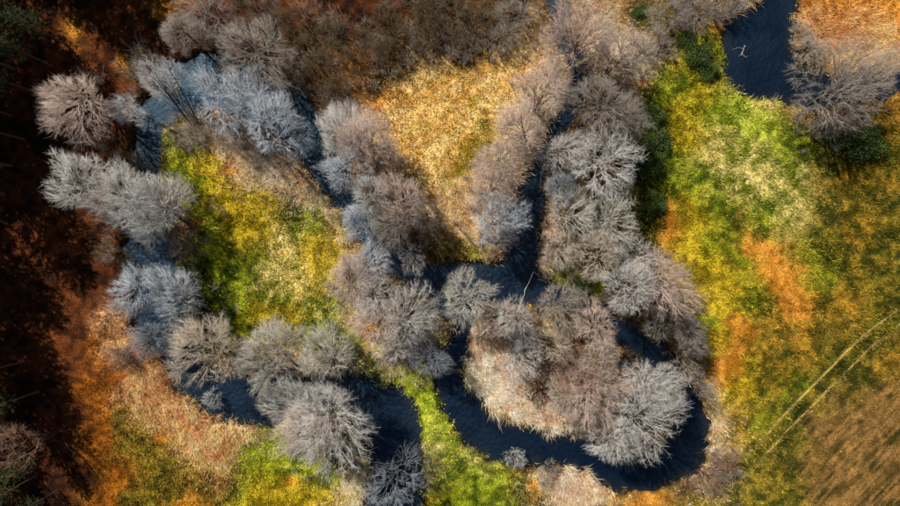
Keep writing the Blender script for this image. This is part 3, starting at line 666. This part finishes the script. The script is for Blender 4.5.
m_needle = mat_plain('pine_needles', (0.075, 0.11, 0.035), 0.6, 0.4, 0.6); m_pb = mat_plain('pine_bark', (0.16, 0.09, 0.055), 0.9, 0.4, 3, 0.4)
for d in PINES:
    d['trunk'].materials.append(m_pb); d['limb'].materials.append(m_pb); d['crown'].materials.append(m_needle)
def pine(bx, by, h, label, i):
    d = PINES[i % 2]; X0, Y0 = W(bx, by); z, _ = gheight(X0, Y0)
    e = bpy.data.objects.new('pine_tree', None); COL.objects.link(e); e.location = (X0, Y0, float(z[0]))
    s = h / 21; e.scale = (s * 1.05, s * 1.05, s); e.rotation_euler = (0, 0, i * 1.7)
    tag(e, label, 'pine', 'pines of the dark forest on the left')
    for part, nm in (('trunk', 'trunk'), ('limb', 'limbs'), ('crown', 'crown')):
        o = bpy.data.objects.new(nm, d[part]); COL.objects.link(o); o.parent = e
# base positions of the pines (photo px); their tops lean out of the picture
PN = [(52,66,11,'dark green pine at upper left corner, nearest to the lit orange floor'),
      (34,92,11,'dark green pine at the left edge just above the broad pinkish tree'),
      (66,44,11,'dark green pine crown at the top left, close to the top edge'),
      (26,140,12,'dark pine crown at the left edge beside the broad pinkish tree'),
      (38,392,11,'dark green pine at left edge above the rusty bare tree'),
      (30,425,10,'dark green pine at left edge level with the rusty bare tree'),
      (36,476,10,'dark pine below the rusty bare tree near lower left corner'),
      (46,36,12,'slim dark pine between the corner pine and the lit orange floor'),
      (12,116,12,'lower dark pine at left edge level with the broad pinkish tree'),
      (22,362,12,'dark pine at left edge, uppermost of the lower left group'),
      (50,452,9,'young dark pine just right of the rusty bare tree'),
      (58,490,8,'smaller dark pine nearest to the orange grass at lower left')]
for i, p in enumerate(PN): pine(p[0], p[1], p[2], p[3], i)
rp = np.random.default_rng(77); placed = [(p[0], p[1]) for p in PN]; k = 0
for _ in range(4000):
    bx = rp.uniform(-110, 60); by = rp.uniform(-150, 520)
    hgt = rp.uniform(17, 23)
    if rp.random() < 0.25: bx = rp.uniform(60, 170); by = rp.uniform(-150, -20)
    tipx, tipy = bx + 0.67 * hgt * 1.035 / MPP, by + 0.74 * hgt * 1.035 / MPP       # where the top's shadow falls
    if tipx > (74 if tipy > 300 else 112 if tipy > 140 else 190) or bx > 170: continue
    kk = H / (H - hgt * 0.6)
    if 450 + (bx - 450) * kk > -12 and 253 + (by - 253) * kk > -12: continue      # crown would show inside the frame
    if min(math.hypot(bx - a, by - b) for a, b in placed) < 22: continue
    if any(0 < (qx - bx) * .67 + (qy - by) * .74 < 130 and abs((qx - bx) * .74 - (qy - by) * .67) < 36 for qx, qy in ((112,118),(120,182),(180,85))) or any(0 < (qx - bx) * .67 + (qy - by) * .74 < 150 and abs((qx - bx) * .74 - (qy - by) * .67) < wd for qx, qy, wd in ((85,48,24),(60,30,20),(147,130,18),(165,95,18),(190,80,15),(35,262,9),(55,300,8))): continue   # gaps shaped among the pines to let sun onto trees, pool and floor
    placed.append((bx, by)); pine(bx, by, hgt, 'tall dark pine in the forest along the left and top edge', 10 + k); k += 1
    if k >= 140: break

# ------------------------------------------------------------------ leafy evergreen bushes
def make_bush(seed, R=2.2, Hh=2.2):
    r = np.random.default_rng(seed)
    st = np.zeros((9, 4, 3)); s = np.linspace(0, 1, 4)
    for i in range(9):
        a = i * .7 + r.uniform(-.2, .2); q = r.uniform(.3, .75) * R
        st[i] = np.stack([math.cos(a) * q * s, math.sin(a) * q * s, -0.1 + Hh * .75 * s ** .8], -1)
    sv, sq = tubes(st, np.tile(np.linspace(.04, .015, 4), (9, 1)), 4)
    n = 5200; d = unit(r.normal(size=(n, 3))); d[:, 2] = np.abs(d[:, 2])
    lump = 0.75 + 0.25 * np.sin(d[:, 0] * 4 + seed) * np.cos(d[:, 1] * 5) + r.normal(0, .1, n)
    rad = r.random(n) ** 0.35 * lump
    p = d * rad[:, None] * np.array([R, R, Hh]); p[:, 2] = np.maximum(p[:, 2], 0.05)
    u = unit(r.normal(size=(n, 3)) + [0, 0, .2]); w_ = unit(np.cross(u, r.normal(size=(n, 3)))); L = r.uniform(.09, .2, n)[:, None]
    v = np.stack([p, p + u * L * .5 + w_ * L * .35, p + u * L, p + u * L * .5 - w_ * L * .35], 1).reshape(-1, 3)
    return dict(stem=mesh_np('stems', sv, sq), leaf=mesh_np('foliage', v, np.arange(len(v)).reshape(-1, 4)))
BUSH = [make_bush(s) for s in (81, 82)]
m_leaf = mat_plain('bush_leaves', (0.07, 0.105, 0.022), 0.6, 0.4, 1.2)
for d in BUSH: d['stem'].materials.append(BARK['brown'][2]); d['leaf'].materials.append(m_leaf)
for i, (bx, by, r, lab) in enumerate([
    (652,118,13,'dark green bush in tree shade, top of the row by the meadow'), (656,142,15,'dark green bush in tree shade, middle of the row by the meadow'),
    (650,165,13,'dark green bush in tree shade, third of the row by the meadow'), (652,205,13,'dark green bush in tree shade, lowest of the row by the meadow'),
    (697,58,14,'dark green bush left of the pond'), (708,72,11,'smaller dark green bush between pond and yellow meadow'), (685,40,10,'small green bush at the clearing above the pond bush'),
    (838,134,15,'dark green bush below the broad pond tree'), (862,146,19,'dark green bush in the shadow right of the broad pond tree'), (640,14,9,'small green bush at the top edge clearing'),
    (582,288,10,'green bush on the clearing below the east grove'), (688,330,9,'small dark green bush at the yellow meadow rim'),(334,455,8,'small dark bush on the grass under the great round crown')]):
    X0, Y0 = W(bx, by); z, _ = gheight(X0, Y0); d = BUSH[i % 2]
    e = bpy.data.objects.new('evergreen_bush', None); COL.objects.link(e); e.location = (X0, Y0, float(z[0])); s = PX(r) * 1.2 / 2.2
    e.scale = (s, s, s * .95); e.rotation_euler = (0, 0, i * 1.3); tag(e, lab, 'bush', 'dark green bushes by the meadow')
    for part, nm in (('stem', 'stems'), ('leaf', 'foliage')):
        o = bpy.data.objects.new(nm, d[part]); COL.objects.link(o); o.parent = e

# ------------------------------------------------------------------ fallen logs
def log(name, label, pts, r0, mat, branches=(), z0=None):
    """pts: (px, py, z above water or ground)"""
    def poly(pts, ra, rb, seed):
        P = np.array([[*W(p[0], p[1]), 0] for p in pts], float)
        for i, p in enumerate(pts): P[i, 2] = max(float(gheight(P[i, 0], P[i, 1])[0][0]), WATER_Z) + p[2]
        s = np.linspace(0, 1, len(P)); u = np.linspace(0, 1, 14); Q = np.stack([np.interp(u, s, P[:, k]) for k in range(3)], -1)
        Q += np.random.default_rng(seed).normal(0, 0.05, Q.shape) * [1, 1, .3]
        return tubes(Q[None], np.linspace(ra, rb, 14)[None], 7)
    v, q = poly(pts, r0, r0 * .45, 1); org = v.mean(0); org[2] = v[:, 2].min()
    e = bpy.data.objects.new(name, None); COL.objects.link(e); e.location = org; tag(e, label, 'log', 'fallen logs')
    link('log_trunk', mesh_np('log_trunk', v - org, q, smooth=True), mat, e)
    for i, b in enumerate(branches):
        v, q = poly(b, r0 * .45, r0 * .15, i + 5); link('log_branch', mesh_np('log_branch', v - org, q, smooth=True), mat, e)
m_pale = mat_plain('bleached_wood', (0.50, 0.47, 0.42), 0.8, 0.25, 2, 0.3); m_dead = mat_plain('wet_dead_wood', (0.26, 0.25, 0.24), 0.7, 0.3, 2, 0.3); m_moss = mat_plain('mossy_wood', (0.28, 0.25, 0.10), 0.9, 0.4, 2, 0.4)
log('fallen_log', 'pale fallen pole crossing the water at the central channel corner', [(534,272,0.5),(528,286,.15),(521,302,.3)], 0.08, m_pale, [[(534,272,.5),(541,277,.4),(550,281,.3)]])
log('fallen_log', 'bleached dead branch floating in the dark pond', [(744,54,.02),(746,47,.2),(747,43,.05)], 0.09, m_dead, [[(746,48,.15),(740,46,.2),(734,48,.02)],[(744,52,.1),(748,56,.05),(751,54,.02)],[(745,50,.1),(741,55,.02)]])
log('fallen_log', 'mossy curved trunk arching over black water near the top', [(576,66,.6),(585,61,1.2),(596,57,1.3),(609,54,.9)], 0.26, m_moss, [[(590,59,1.2),(596,51,1.5),(600,46,1.2)],[(594,58,1.2),(598,66,.8),(600,72,.5)]])
log('fallen_log', 'straight pale trunk fallen between junction trees and island tip', [(476,339,.5),(492,324,1.2),(509,309,1.8)], 0.16, m_pale, [])
log('fallen_log', 'short pale log lying among the island trees', [(584,394,.5),(590,396,.6),(597,400,.5)], 0.16, m_pale, [])
